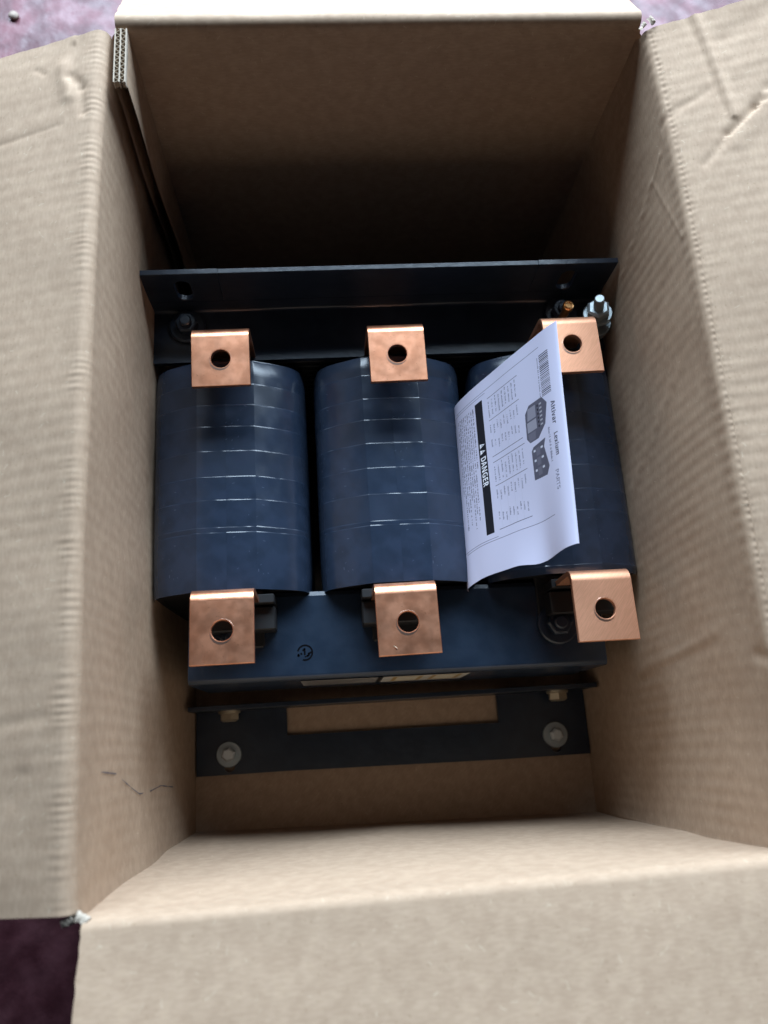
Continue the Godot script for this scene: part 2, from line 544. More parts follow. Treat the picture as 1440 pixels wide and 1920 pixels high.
func build_box() -> void:
	var box := Node3D.new()
	box.name = "cardboard_box"
	add_child(box)
	label(box, "large open brown corrugated cardboard box with its four flaps folded out", "box")
	var sf := HB - RF       # where the wall ends and the fold begins
	var F := sf + PI / 2.0 * RF
	# dents: s1, t1, s2, t2, width, height, (width on the other side)
	dents[0] = [
		[F + 0.0140, -0.236, F + 0.0150, -0.214, 0.0035, -0.0035, 3.0], [F + 0.0150, -0.214, F + 0.0070, -0.205, 0.003, -0.0022],
		[F + 0.0210, -0.222, F + 0.0160, -0.200, 0.0045, 0.0026], [F + 0.0080, -0.203, F + 0.0060, -0.186, 0.0025, -0.0026],
		[F + 0.010, -0.24, F + 0.010, -0.215, 0.009, 0.0022], [F + 0.033, -0.219, F + 0.038, -0.223, 0.002, -0.0010],
		[F + 0.02, -0.180, F + 0.09, -0.168, 0.0018, -0.0005], [F + 0.02, -0.186, F + 0.09, -0.176, 0.004, 0.0005],
		[0.10, 0.03, 0.25, -0.06, 0.006, 0.0012], [0.16, 0.00, 0.28, -0.10, 0.005, -0.0007],
		[F + 0.012, 0.160, F + 0.05, 0.166, 0.004, -0.0007], [F + 0.02, 0.186, F + 0.024, 0.197, 0.004, -0.0010],
	]
	dents[1] = [
		[F + 0.0235, -0.256, F + 0.031, -0.168, 0.0030, 0.0030, 0.7], [F + 0.019, -0.25, F + 0.027, -0.172, 0.0016, -0.0011],
		[F + 0.010, -0.140, F + 0.026, -0.156, 0.0030, -0.0016], [F + 0.026, -0.156, F + 0.044, -0.170, 0.0035, -0.0030, 0.4],
		[F + 0.044, -0.170, F + 0.075, -0.206, 0.004, -0.0036, 0.4], [F + 0.03, -0.150, F + 0.08, -0.196, 0.006, 0.0016],
		[F + 0.035, -0.225, F + 0.09, -0.245, 0.007, -0.0016], [F + 0.04, -0.200, F + 0.10, -0.225, 0.006, 0.0010],
		[0.13, 0.146, 0.25, 0.133, 0.0035, 0.0011], [0.13, 0.152, 0.25, 0.139, 0.004, -0.0005],
		[0.16, 0.02, 0.26, -0.03, 0.004, 0.0010], [0.12, 0.0, 0.27, -0.09, 0.006, -0.0010], [0.2, -0.13, 0.29, -0.165, 0.0025, 0.0012],
		[F - 0.02, 0.150, F + 0.006, 0.155, 0.004, -0.0022], [F - 0.012, -0.178, F + 0.02, -0.190, 0.003, -0.0014],
		[0.26, -0.19, 0.298, -0.10, 0.0018, 0.0008],
	]
	dents[2] = [[F - 0.012, -0.05, F - 0.010, 0.13, 0.0022, 0.0006], [F - 0.018, -0.12, F - 0.016, 0.16, 0.003, -0.0004], [0.06, -0.14, 0.29, -0.155, 0.012, 0.0015]]
	dents[3] = [[F - 0.006, -0.14, F - 0.004, 0.12, 0.004, 0.0006]]
	for side in 4:
		var along := side < 2
		var t0: float = [-0.2455, -0.2475, -0.1655, -0.1655][side]
		var t1: float = [0.2462, 0.2540, 0.1690, 0.1680][side]
		var A := PI / 2.0 + deg_to_rad(DROP[side])
		var ss := PackedFloat32Array()
		for k in 25:
			ss.append((sf - 0.03) * k / 25.0)
		for k in 14:
			ss.append(sf - 0.03 + 0.03 * k / 14.0)
		var i_mid := 0
		for k in 11:
			ss.append(sf + A * RF * k / 10.0)
			if k == 3:
				i_mid = ss.size() - 1
		for k in 26:
			ss.append(sf + A * RF + 0.05 * (k + 1) / 26.0)
		for k in 20:
			ss.append(sf + A * RF + 0.05 + 0.115 * (k + 1) / 20.0)
		var nt := 760 if along else 420
		var g := []
		var uvs := []
		for s in ss:
			var row := PackedVector3Array()
			var ur := PackedVector2Array()
			row.resize(nt + 1)
			ur.resize(nt + 1)
			for j in nt + 1:
				var t := lerpf(t0, t1, float(j) / nt)
				# cut ends of the flap are not quite straight
				var ext := 0.0055 * (1.0 - smoothstep(sf - 0.010, sf - 0.001, s))
				var te := t + ext * (2.0 * j / nt - 1.0)
				if s > sf + A * RF:
					var e := s - sf - A * RF
					var in0: float = [0.10 * e, 0.0, 0.02 * e, 0.0][side] + 0.0008 * big_noise.get_noise_2d(e * 8.0, side)
					var in1: float = [0.0, 0.006, 0.0, 0.0][side]
					te = lerpf(t0 + in0, t1 - in1, float(j) / nt)
				row[j] = sheet(side, s, te)
				ur[j] = Vector2(t + side * 0.3, s)
			g.append(row)
			uvs.append(ur)
		var flip := side == 1 or side == 3
		var st := begin()
		grid(st, g, uvs, 0.0065, 0, i_mid, flip, true, false)
		put(st, "wall", M.kraft if side % 2 == 0 else M.kraft_b, box)
		st = begin()
		grid(st, g, uvs, 0.0065, i_mid, ss.size() - 1, flip, false, true)
		put(st, "flap", M.kraft if side % 2 == 0 else M.kraft_b, box)
	# bottom
	var b := begin()
	bevel_box(b, Vector3(0, -0.0065, 0), Vector3(0.35, 0.013, 0.515), 0.001)
	put(b, "bottom_panel", M.kraft_b, box)
	# glue tab lying inside the far left corner, its cut edge with two rows of flutes
	var tab := begin()
	var prof := []
	var tuv := []
	for k in 13:
		var y := HB * 0.985 * k / 12.0
		var row := PackedVector3Array()
		var ur := PackedVector2Array()
		var lean := 0.0025 * pow(k / 12.0, 2.0)
		for j in 9:
			var z := -0.2485 + 0.0405 * j / 8.0 + (0.002 * sin(k * 0.9) if j == 8 else 0.0)
			row.append(Vector3(-0.1590 + lean * 0.4 - 0.004 * pow(1.0 - j / 8.0, 2.0) * 0.0 + 0.0006 * big_noise.get_noise_2d(y * 4.0, z * 4.0), y, z))
			ur.append(Vector2(z, y))
		prof.append(row)
		tuv.append(ur)
	grid(tab, prof, tuv, 0.0072, 0, -1, false)
	var tabo := put(tab, "glue_tab", M.kraft, box)
	var fl := begin()
	var top := HB * 0.985 + 0.0006
	for lay in 3:
		var x := -0.1586 - 0.0033 * lay
		bevel_box(fl, Vector3(x, top, -0.2283), Vector3(0.0007, 0.0052, 0.0405), 0.0001)
	put(fl, "edge_liner", M.torn, tabo)
	fl = begin()
	for lay in 2:
		var x := -0.1602 - 0.0033 * lay
		var nseg := 120
		for k in nseg:
			var za := -0.2485 + 0.0405 * k / nseg
			var zb := -0.2485 + 0.0405 * (k + 1) / nseg
			var pa := x + 0.0013 * sin(TAU * za / 0.0042 + lay)
			var pb := x + 0.0013 * sin(TAU * zb / 0.0042 + lay)
			var w := 0.00028
			quad(fl, Vector3(pa - w, top + 0.0024, za), Vector3(pb - w, top + 0.0024, zb), Vector3(pb + w, top + 0.0024, zb), Vector3(pa + w, top + 0.0024, za))
			quad(fl, Vector3(pa + w, top + 0.0024, za), Vector3(pb + w, top + 0.0024, zb), Vector3(pb + w, top - 0.002, zb), Vector3(pa + w, top - 0.002, za))
			quad(fl, Vector3(pb - w, top + 0.0024, zb), Vector3(pa - w, top + 0.0024, za), Vector3(pa - w, top - 0.002, za), Vector3(pb - w, top - 0.002, zb))
	put(fl, "flute", M.kraft_edge, tabo)
	# torn liner at the corners
	for c: Array in [[Vector3(-0.1722, 0.3050, 0.2478), 0.0034, 0.3], [Vector3(-0.1665, 0.3050, 0.2490), 0.0032, 2.6], [Vector3(0.1668, 0.3085, -0.2500), 0.0024, 0.8], [Vector3(0.1715, 0.3110, -0.2510), 0.0026, 2.0]]:
		torn_curl(c[0], c[1], c[2], box)
	# pencil line on the left wall
	var pen := [Vector3(0, 0.2653, 0.1874), Vector3(0, 0.235, 0.1895), Vector3(0, 0.2088, 0.1964), Vector3(0, 0.180, 0.2035), Vector3(0, 0.1523, 0.2037), Vector3(0, 0.120, 0.2020), Vector3(0, 0.0814, 0.2051)]
	var ps := begin()
	for k in pen.size() - 1:
		for m in 6:
			var a: Vector3 = pen[k].lerp(pen[k + 1], m / 6.0)
			var c: Vector3 = pen[k].lerp(pen[k + 1], (m + 1) / 6.0)
			if k == 3 and m > 1 or k == 1 and m < 3:
				continue
			var w := Vector3(0, 0.0002, 0.0003) * (0.3 + 0.9 * rng.randf())
			var pa := sheet(0, a.y, a.z) + Vector3(0.0005, 0, 0)
			var pc := sheet(0, c.y, c.z) + Vector3(0.0005, 0, 0)
			quad(ps, pa - w, pc - w, pc + w, pa + w)
	put(ps, "pencil_line", M.ink, box)

func torn_curl(at: Vector3, size: float, turn: float, parent: Node) -> void:
	var st := begin()
	var g := []
	var uvs := []
	var n1 := FastNoiseLite.new()
	n1.seed = int(turn * 100.0)
	n1.frequency = 0.35
	for i in 11:
		var row := PackedVector3Array()
		var ur := PackedVector2Array()
		for j in 11:
			var u := i / 10.0 - 0.5
			var v := j / 10.0 - 0.5
			var ang := v * 3.4
			var p := Vector3(u * 2.0 * size * (1.0 - 0.5 * v), sin(ang) * size * 0.55 + size * 0.25 * n1.get_noise_2d(i, j), cos(ang) * size * 0.9 + size * 0.2 * n1.get_noise_2d(i + 40, j))
			row.append(at + p.rotated(Vector3.UP, turn))
			ur.append(Vector2(u, v) * size)
		g.append(row)
		uvs.append(ur)
	grid(st, g, uvs)
	put(st, "torn_liner", M.torn, parent)

# ================================================================ the reactor
const COIL_X := [-0.1180, 0.0010, 0.1200]
const YC := 0.088        # height of the coil axes

func coil_outline(n_flat: int, n_arc: int) -> PackedVector2Array:
	# closed section (x, y) round the coil axis, counter-clockwise from the middle of the top facet
	var quarter := PackedVector2Array()
	for k in n_flat:
		quarter.append(Vector2(0.0205 * k / n_flat, 0.084 + 0.0006 * (1.0 - pow(float(k) / n_flat, 2.0))))
	quarter.append(Vector2(0.0200, 0.08405))
	var a := Vector2(0.0207, 0.0838)
	var b := Vector2(0.0465, 0.0722)
	var c := Vector2(0.0560, 0.0690)
	var d := Vector2(0.0562, 0.044)
	for k in n_arc + 1:
		quarter.append(a.bezier_interpolate(b, c, d, float(k) / n_arc))
	quarter.append(Vector2(0.0562, 0.0))
	var out := PackedVector2Array()
	for p in quarter:
		out.append(p)
	for k in range(quarter.size() - 2, -1, -1):
		out.append(Vector2(quarter[k].x, -quarter[k].y))
	var m := out.size()
	for k in range(m - 2, 0, -1):
		out.append(Vector2(-out[k].x, out[k].y))
	return out

func build_coil(parent: Node, index: int) -> void:
	var cx: float = COIL_X[index]
	var z0 := -0.0905
	var z1 := 0.0785
	var o := coil_outline(4, 14)
	var n := o.size()
	# inner body, closed at both ends
	var st := begin()
	for e: float in [z0 + 0.0025, z1 - 0.0025]:
		for k in n:
			var a := o[k] * 0.975
			var b := o[(k + 1) % n] * 0.975
			var s := -1.0 if e < 0.0 else 1.0
			var nz := Vector3(0, 0, s)
			tri(st, [Vector3(cx, YC, e), Vector3(cx + a.x, YC + a.y, e), Vector3(cx + b.x, YC + b.y, e)], [nz, nz, nz], [Vector2.ZERO, a, b])
			quad(st, Vector3(cx + a.x, YC + a.y, e), Vector3(cx + b.x, YC + b.y, e), Vector3(cx + b.x * 0.9, YC + b.y * 0.9, e + s * 0.001), Vector3(cx + a.x * 0.9, YC + a.y * 0.9, e + s * 0.001))
	for k in n:
		var a := o[k] * 0.972
		var b := o[(k + 1) % n] * 0.972
		quad(st, Vector3(cx + a.x, YC + a.y, z1 - 0.003), Vector3(cx + b.x, YC + b.y, z1 - 0.003), Vector3(cx + b.x, YC + b.y, z0 + 0.003), Vector3(cx + a.x, YC + a.y, z0 + 0.003))
	var body := put(st, "coil", M.coil_end, parent)
	# tape: eight overlapping turns, each with a raised leading edge
	var edges: Array = [
		[-0.0905, -0.0720, -0.0560, -0.0395, -0.0210, -0.0020, 0.0150, 0.0345, 0.0382, 0.0785],
		[-0.0905, -0.0760, -0.0575, -0.0410, -0.0230, -0.0045, 0.0150, 0.0345, 0.0375, 0.0785],
		[-0.0905, -0.0770, -0.0580, -0.0420, -0.0200, -0.0010, 0.0170, 0.0330, 0.0720, 0.0785]][index]
	var wn := FastNoiseLite.new()
	wn.seed = 100 + index
	wn.frequency = 0.5
	for w in edges.size() - 1:
		var a: float = edges[w]
		var b: float = edges[w + 1]
		var L := b - a
		var lip := 0.0009
		var prof := [[0.0, 0.0], [0.25 * lip, 0.10], [0.55 * lip, 0.55], [0.8 * lip, 0.9], [lip, 1.0], [lip * 1.5, 0.97], [L * 0.35 + lip, 0.6], [L * 0.65 + lip * 0.5, 0.32], [L, 0.0]]
		var height := (0.00024 if w > 0 else 0.0001) * rng.randf_range(0.75, 1.2)
		if L < 0.006:
			height *= 0.8
			prof = [[0.0, 0.0], [0.25 * lip, 0.10], [0.55 * lip, 0.55], [0.8 * lip, 0.9], [lip, 1.0], [(lip + L) * 0.5, 0.6], [L, 0.0]]
		var g := []
		var uvs := []
		for p: Array in prof:
			var row := PackedVector3Array()
			var ur := PackedVector2Array()
			var run := 0.0
			for k in n + 1:
				var q := o[k % n]
				var dir := q.normalized()
				# tape runs a little askew and its edge lifts here and there
				var slant := 0.0006 * sin(TAU * float(k) / n + index) * (0.0 if (w == 0 and p[0] == 0.0) or (w == edges.size() - 2 and p[0] == L) else 1.0)
				var lift: float = height * p[1] * clampf(0.75 + 1.5 * wn.get_noise_2d(k * 0.9, w * 7.0), 0.12, 1.5)
				var sag := 0.0004 * wn.get_noise_2d(k * 0.8, (a + p[0]) * 80.0)
				var end_drop := 0.0012 * exp(-pow((a + p[0] - z0) / 0.003, 2.0)) + 0.0010 * exp(-pow((z1 - a - p[0]) / 0.003, 2.0))
				var r := q + dir * (lift + sag - end_drop)
				row.append(Vector3(cx + r.x, YC + r.y, a + p[0] + slant))
				if k > 0:
					run += o[k % n].distance_to(o[(k - 1) % n])
				ur.append(Vector2(run, a + p[0] + w * 0.13 + index))
			g.append(row)
			uvs.append(ur)
		var ts := begin()
		grid(ts, g, uvs, 0.0, 0, -1, true)
		put(ts, "tape_wrap", M.tape if (w + index) % 3 != 1 else M.tape_b, body)

func lug(parent: Node, cx: float, zb: float, length: float, hole: float, m: Material, yaw := 0.0, droop := 0.0) -> void:
	# flat bar that comes up from the winding, bends towards +z and ends in a drilled palm
	var st := begin()
	var top := 0.2050
	var th := 0.0034
	var R := 0.0085
	var hw := 0.0198
	var T := Transform3D(Basis(Vector3.UP, yaw) * Basis(Vector3.RIGHT, deg_to_rad(droop)), Vector3(cx, top, zb))
	holed_plate(st, T, -hw, hw, R, length, th, 0.0, hole, 0.0066, 0.0, 0.0003, true)
	var arc := 14
	var pts := []
	for k in arc + 1:
		var a := PI / 2.0 * k / arc
		pts.append([Vector2(R - R * sin(a), -R + R * cos(a)), Vector2(-sin(a), cos(a))])
	pts.append([Vector2(0.0, -0.085), Vector2(-1, 0)])
	var ch := 0.0003
	for k in pts.size() - 1:
		var p: Vector2 = pts[k][0]
		var q: Vector2 = pts[k + 1][0]
		var np: Vector2 = pts[k][1]
		var nq: Vector2 = pts[k + 1][1]
		var A := func(x: float, v: Vector2, nrm: Vector2, dep: float) -> Vector3:
			return T * Vector3(x, v.y - nrm.y * dep, v.x - nrm.x * dep)
		var nn := func(nrm: Vector2) -> Vector3:
			return T.basis * Vector3(0, nrm.y, nrm.x)
		# outer face, smooth
		var P0: Vector3 = A.call(-hw + ch, p, np, 0.0)
		var P1: Vector3 = A.call(hw - ch, p, np, 0.0)
		var Q0: Vector3 = A.call(-hw + ch, q, nq, 0.0)
		var Q1: Vector3 = A.call(hw - ch, q, nq, 0.0)
		var n0: Vector3 = nn.call(np)
		var n1: Vector3 = nn.call(nq)
		var uv := func(x: Vector3) -> Vector2:
			return Vector2(x.x, x.z + x.y * 0.5).rotated(0.9)
		tri(st, [P0, Q0, Q1], [n0, n1, n1], [uv.call(P0), uv.call(Q0), uv.call(Q1)])
		tri(st, [P0, Q1, P1], [n0, n1, n0], [uv.call(P0), uv.call(Q1), uv.call(P1)])
		for s: float in [-1.0, 1.0]:
			quad(st, A.call(s * (hw - ch), p, np, 0.0), A.call(s * (hw - ch), q, nq, 0.0), A.call(s * hw, q, nq, ch), A.call(s * hw, p, np, ch))
			quad(st, A.call(s * hw, p, np, ch), A.call(s * hw, q, nq, ch), A.call(s * hw, q, nq, th), A.call(s * hw, p, np, th))
		var R0: Vector3 = A.call(-hw, p, np, th)
		var R1: Vector3 = A.call(hw, p, np, th)
		var S0: Vector3 = A.call(-hw, q, nq, th)
		var S1: Vector3 = A.call(hw, q, nq, th)
		tri(st, [R0, S0, S1], [-n0, -n1, -n1], [uv.call(R0), uv.call(S0), uv.call(S1)])
		tri(st, [R0, S1, R1], [-n0, -n1, -n0], [uv.call(R0), uv.call(S1), uv.call(R1)])
	var o := put(st, "terminal_lug", m, parent)
	# burr left round the drilled hole
	var bs := begin()
	for k in 20:
		var t0 := TAU * k / 20.0
		var t1 := TAU * (k + 1) / 20.0
		var w0 := 0.0001 + 0.0013 * pow(maxf(0.0, sin(t0 - 0.35)), 2.0)
		var w1 := 0.0001 + 0.0013 * pow(maxf(0.0, sin(t1 - 0.35)), 2.0)
		var f := func(t: float, r: float, y: float) -> Vector3:
			return T * Vector3(cos(t) * r, y, hole + sin(t) * r)
		quad(bs, f.call(t0, 0.0074, 0.00012), f.call(t1, 0.0074, 0.00012), f.call(t1, 0.0074 + w1, 0.00005), f.call(t0, 0.0074 + w0, 0.00005))
	put(bs, "hole_rim", M.copper_bright, o)

func hex_bolt(parent: Node, called: String, T: Transform3D, washer_r: float, across: float, high: float, m: Material, wm: Material) -> void:
	var st := begin()
	lathe(st, PackedVector2Array([Vector2(0.0, high), Vector2(across * 0.80, high), Vector2(across * 0.98, high - 0.0009), Vector2(across * 1.08, high - 0.0014), Vector2(across * 1.08, 0.0016), Vector2(0, 0.0016)]), 6, T.rotated_local(Vector3.UP, 0.3), true)
	lathe(st, PackedVector2Array([Vector2(0.0, high + 0.0002), Vector2(across * 0.62, high + 0.0002), Vector2(across * 0.70, high - 0.0001)]), 20, T)
	var o := put(st, called, m, parent)
	st = begin()
	lathe(st, PackedVector2Array([Vector2(0.0, 0.0022), Vector2(washer_r - 0.0006, 0.0022), Vector2(washer_r, 0.0016), Vector2(washer_r, 0.0), Vector2(0.0, 0.0)]), 36, T)
	put(st, "washer", wm, o)

func dome_bolt(parent: Node, at: Vector3, r: float) -> void:
	# bolt, nut and washers under the same paint
	var T := Transform3D(Basis(), at)
	var st := begin()
	lathe(st, PackedVector2Array([Vector2(0, 0.0125), Vector2(r * 0.26, 0.0125), Vector2(r * 0.33, 0.0115), Vector2(r * 0.33, 0.009), Vector2(r * 0.5, 0.009)]), 24, T)
	lathe(st, PackedVector2Array([Vector2(r * 0.3, 0.0092), Vector2(r * 0.52, 0.0092), Vector2(r * 0.62, 0.008), Vector2(r * 0.62, 0.003), Vector2(r * 0.5, 0.003)]), 6, T, true)
	var o := put(st, "clamp_bolt", M.paint, parent)
	st = begin()
	lathe(st, PackedVector2Array([Vector2(0, 0.0032), Vector2(r * 0.92, 0.0032), Vector2(r, 0.0024), Vector2(r, 0), Vector2(0, 0)]), 36, T)
	put(st, "washer", M.paint, o)

func angle_outline(z_face: float, z_end: float, y_low: float, y_high: float, t: float) -> PackedVector2Array:
	# (y, z) outline of a bent angle: a lying leg from z_end to z_face at y_low, a standing leg at z_face up to y_high
	var s := signf(z_end - z_face)
	var out := PackedVector2Array()
	var ro := 0.006
	var ri := 0.0025
	out.append(Vector2(y_high, z_face))
	for k in 7:
		var a := PI / 2.0 * k / 6.0
		out.append(Vector2(y_low + ro - ro * sin(a), z_face + s * (ro - ro * cos(a))))
	out.append(Vector2(y_low, z_end))
	out.append(Vector2(y_low + t, z_end))
	for k in 7:
		var a := PI / 2.0 * (6 - k) / 6.0
		out.append(Vector2(y_low + t + ri - ri * sin(a), z_face + s * (t + ri - ri * cos(a))))
	out.append(Vector2(y_high, z_face + s * t))
	return out

func build_reactor() -> void:
	var r := Node3D.new()
	r.name = "three_phase_reactor"
	add_child(r)
	label(r, "dark blue three-phase iron core reactor with three wound coils and copper terminals", "reactor")
	# laminated core: two yokes and three limbs
	var st := begin()
	for k in 16:
		bevel_box(st, Vector3(0.0, 0.026 + 0.008 * k, -0.121), Vector3(0.284, 0.0076, 0.044), 0.0006)
		bevel_box(st, Vector3(-0.001, 0.020 + 0.0076 * k, 0.1075), Vector3(0.284, 0.0072, 0.054), 0.0006)
	put(st, "core_yoke", M.core, r)
	for k in 3:
		st = begin()
		bevel_box(st, Vector3(COIL_X[k], 0.087, 0.0), Vector3(0.044, 0.12, 0.23), 0.001)
		put(st, "core_limb", M.core, r)
	for k in 3:
		build_coil(r, k)
	# clamp plate over the near yoke: flat on top, its front edge turned down
	st = begin()
	var o := PackedVector2Array()
	for k in 7:
		var a := PI / 2.0 * k / 6.0
		o.append(Vector2(0.145 - 0.004 + 0.004 * cos(a), 0.1350 + 0.004 * sin(a)))
	o.append(Vector2(0.050, 0.1390))
	o.append(Vector2(0.050, 0.1357))
	o.append(Vector2(0.1415, 0.1357))
	o.append(Vector2(0.1415, 0.0815))
	o.append(Vector2(0.136, 0.0800))
	o.append(Vector2(0.137, 0.0765))
	o.append(Vector2(0.1435, 0.0780))
	o.append(Vector2(0.145, 0.0810))
	o.reverse()
	sweep_x(st, o, -0.1472, 0.1450)
	var plate := put(st, "clamp_plate", M.plate_paint, r)
	plate.rotation.y = deg_to_rad(-0.55)
	# far foot angle with its slotted flange standing up
	var zf := -0.1455
	st = begin()
	var ao := PackedVector2Array()
	var top := 0.2065
	ao = angle_outline(zf, -0.0985, 0.1530, 0.1700, 0.004)
	sweep_x(st, ao, -0.1725, 0.1720)
	# standing flange: two drilled ends and the middle
	var TF := Transform3D(Basis(Vector3(1, 0, 0), Vector3(0, 0, 1), Vector3(0, -1, 0)), Vector3(0, 0, zf + 0.004))
	# in TF: x = x, plate normal +z, local z runs down
	holed_plate(st, TF, -0.1725, -0.118, -top, -0.1700, 0.004, -0.1447, -0.1850, 0.0058, 0.0065, 0.0004)
	holed_plate(st, TF, 0.113, 0.1720, -top, -0.1700, 0.004, 0.1392, -0.1850, 0.0058, 0.0065, 0.0004)
	bevel_box(st, Vector3(-0.0025, (top + 0.1700) / 2.0, zf + 0.002), Vector3(0.231, top - 0.1700, 0.004), 0.0004)
	var fb := put(st, "foot_angle", M.paint, r)
	fb.rotation.y = deg_to_rad(0.3)
	# its twin at the back of the far yoke
	st = begin()
	sweep_x(st, angle_outline(-0.1455, -0.0985, 0.0, 0.046, 0.004), -0.166, 0.166)
	put(st, "foot_angle", M.paint, r)
	# near mounting angle on the bottom of the box: lying leg with a cut-out and two slots
	st = begin()
	var sl := angle_outline(0.1475, 0.1520, 0.0022, 0.046, 0.0038)
	sweep_x(st, PackedVector2Array([Vector2(0.006, 0.1475), Vector2(0.046, 0.1475), Vector2(0.0462, 0.1478), Vector2(0.0462, 0.1508), Vector2(0.046, 0.1512), Vector2(0.006, 0.1512)]), -0.1660, 0.1665)
	var TB := Transform3D(Basis(), Vector3(0, 0.006, 0))
	holed_plate(st, TB, -0.1660, -0.0905, 0.1476, 0.2020, 0.0038, -0.1388, 0.1890, 0.0045, 0.0065, 0.0)
	holed_plate(st, TB, 0.0900, 0.1665, 0.1476, 0.2045, 0.0038, 0.1375, 0.1905, 0.0045, 0.0065, 0.0)
	var ml := [Vector3(-0.0905, 0.006, 0.1735), Vector3(-0.0905, 0.006, 0.2020), Vector3(0.0900, 0.006, 0.2045), Vector3(0.0900, 0.006, 0.1742)]
	var down := Vector3(0, -0.0038, 0)
	quad(st, ml[0], ml[1], ml[2], ml[3])
	quad(st, ml[1], ml[1] + down, ml[2] + down, ml[2])
	quad(st, ml[3], ml[3] + down, ml[0] + down, ml[0])
	quad(st, ml[0] + down, ml[3] + down, ml[2] + down, ml[1] + down)
	put(st, "mounting_angle", M.paint, r)
	hex_bolt(r, "mounting_bolt", Transform3D(Basis(), Vector3(-0.1390, 0.0062, 0.1858)), 0.0105, 0.0056, 0.0095, M.zinc, M.zinc_dark)
	hex_bolt(r, "mounting_bolt", Transform3D(Basis(Vector3.UP, 0.4), Vector3(0.1375, 0.0062, 0.1872)), 0.0108, 0.0054, 0.0090, M.zinc, M.zinc_dark)
	var face := Basis(Vector3(1, 0, 0), PI / 2.0)
	hex_bolt(r, "flange_bolt", Transform3D(face, Vector3(-0.1365, 0.0215, 0.1513)), 0.0090, 0.0075, 0.0085, M.zinc_yellow, M.zinc_yellow)
	hex_bolt(r, "flange_bolt", Transform3D(face.rotated(Vector3(0, 0, 1), 0.35), Vector3(0.1395, 0.0215, 0.1513)), 0.0090, 0.0075, 0.0085, M.zinc_yellow, M.zinc_yellow)
	# painted clamping bolts
	dome_bolt(r, Vector3(-0.1475, 0.1571, -0.1265), 0.0135)
	dome_bolt(r, Vector3(0.1400, 0.1571, -0.1300), 0.0135)
	dome_bolt(r, Vector3(0.1110, 0.1452, 0.1100), 0.0145)
	dome_bolt(r, Vector3(-0.1170, 0.1452, 0.1080), 0.0145)
	# insulating bars behind the near terminals
	for k in 3:
		st = begin()
		var bx: float = [-0.1120, -0.0030, 0.1280][k]
		bevel_box(st, Vector3(bx, 0.1540, 0.0970), Vector3(0.050, 0.0176, 0.0160), 0.0008)
		bevel_box(st, Vector3(bx, 0.1580, 0.0850), Vector3(0.050, 0.0240, 0.006), 0.0005)
		put(st, "insulating_bar", M.black, r)
	# terminals: far row, near row
	lug(r, -0.1172, -0.1010, 0.0445, 0.0247, M.copper, 0.01, 3.0)
	lug(r, 0.0045, -0.1008, 0.0450, 0.0247, M.copper, 0.012, 2.6)
	lug(r, 0.1290, -0.1030, 0.0455, 0.0235, M.copper_brushed, 0.02, 0.8)
	lug(r, -0.1170, 0.0825, 0.0483, 0.0275, M.copper, 0.0, -2.5)
	lug(r, -0.0015, 0.0838, 0.0475, 0.0270, M.copper, 0.01, -2.0)
	lug(r, 0.1262, 0.0822, 0.0475, 0.0270, M.copper_brushed, -0.005, -2.0)
	# earth stud: bolt, nut and washers
	var T := Transform3D(Basis(Vector3(0, 0, 1), 0.22) * Basis(Vector3(1, 0, 0), -0.10), Vector3(0.1655, 0.1572, -0.1130))
	st = begin()
	lathe(st, PackedVector2Array([Vector2(0, 0.0440), Vector2(0.0030, 0.0440), Vector2(0.0038, 0.0432), Vector2(0.0038, 0.0)]), 24, T)
	var stud := put(st, "earth_stud", M.zinc_dark, r)
	st = begin()
	lathe(st, PackedVector2Array([Vector2(0.0036, 0.0335), Vector2(0.0070, 0.0335), Vector2(0.0088, 0.0322), Vector2(0.0088, 0.0262), Vector2(0.0036, 0.0262)]), 6, T.rotated_local(Vector3.UP, 0.4), true)
	put(st, "nut", M.zinc_dark, stud)
	for w: Array in [[0.0108, 0.0260, 0.0240], [0.0080, 0.0238, 0.0214], [0.0112, 0.0120, 0.0098], [0.0090, 0.0094, 0.0030]]:
		st = begin()
		lathe(st, PackedVector2Array([Vector2(0.0037, w[1]), Vector2(w[0] - 0.0005, w[1]), Vector2(w[0], w[1] - 0.0005), Vector2(w[0], w[2]), Vector2(0.0037, w[2])]), 32, T)
		put(st, "washer", M.zinc_dark, stud)
	# small copper rivet beside it
	T = Transform3D(Basis(), Vector3(0.1385, 0.1572, -0.1225))
	st = begin()
	lathe(st, PackedVector2Array([Vector2(0, 0.0258), Vector2(0.0018, 0.0258), Vector2(0.0020, 0.0264), Vector2(0.0028, 0.0264), Vector2(0.0030, 0.0256), Vector2(0.0036, 0.0258), Vector2(0.0042, 0.0250), Vector2(0.0042, 0.022), Vector2(0.003, 0.020), Vector2(0.003, 0.0)]), 24, T)
	put(st, "copper_rivet", M.brass, r)
	# rating label high on the front face of the clamp plate
	var im := Image.create(256, 96, false, Image.FORMAT_RGB8)
	im.fill(Color(0.74, 0.73, 0.70))
	im.fill_rect(Rect2i(0, 0, 120, 96), Color(0.52, 0.51, 0.50))
	im.fill_rect(Rect2i(116, 0, 8, 96), Color(0.05, 0.05, 0.06))
	for k in 2:
		im.fill_rect(Rect2i(140 + 60 * k, 10, 46, 76), Color(0.62, 0.50, 0.24))
		im.fill_rect(Rect2i(146 + 60 * k, 16, 34, 64), Color(0.80, 0.78, 0.70))
	for k in 8:
		im.fill_rect(Rect2i(8, 8 + 11 * k, 60 + (k * 37) % 44, 4), Color(0.2, 0.2, 0.22))
	var lm := mat(Color.WHITE, 0.35)
	lm.albedo_texture = ImageTexture.create_from_image(im)
	st = begin()
	var ly := [0.1400, 0.088]
	var lx := [-0.071, 0.0480]
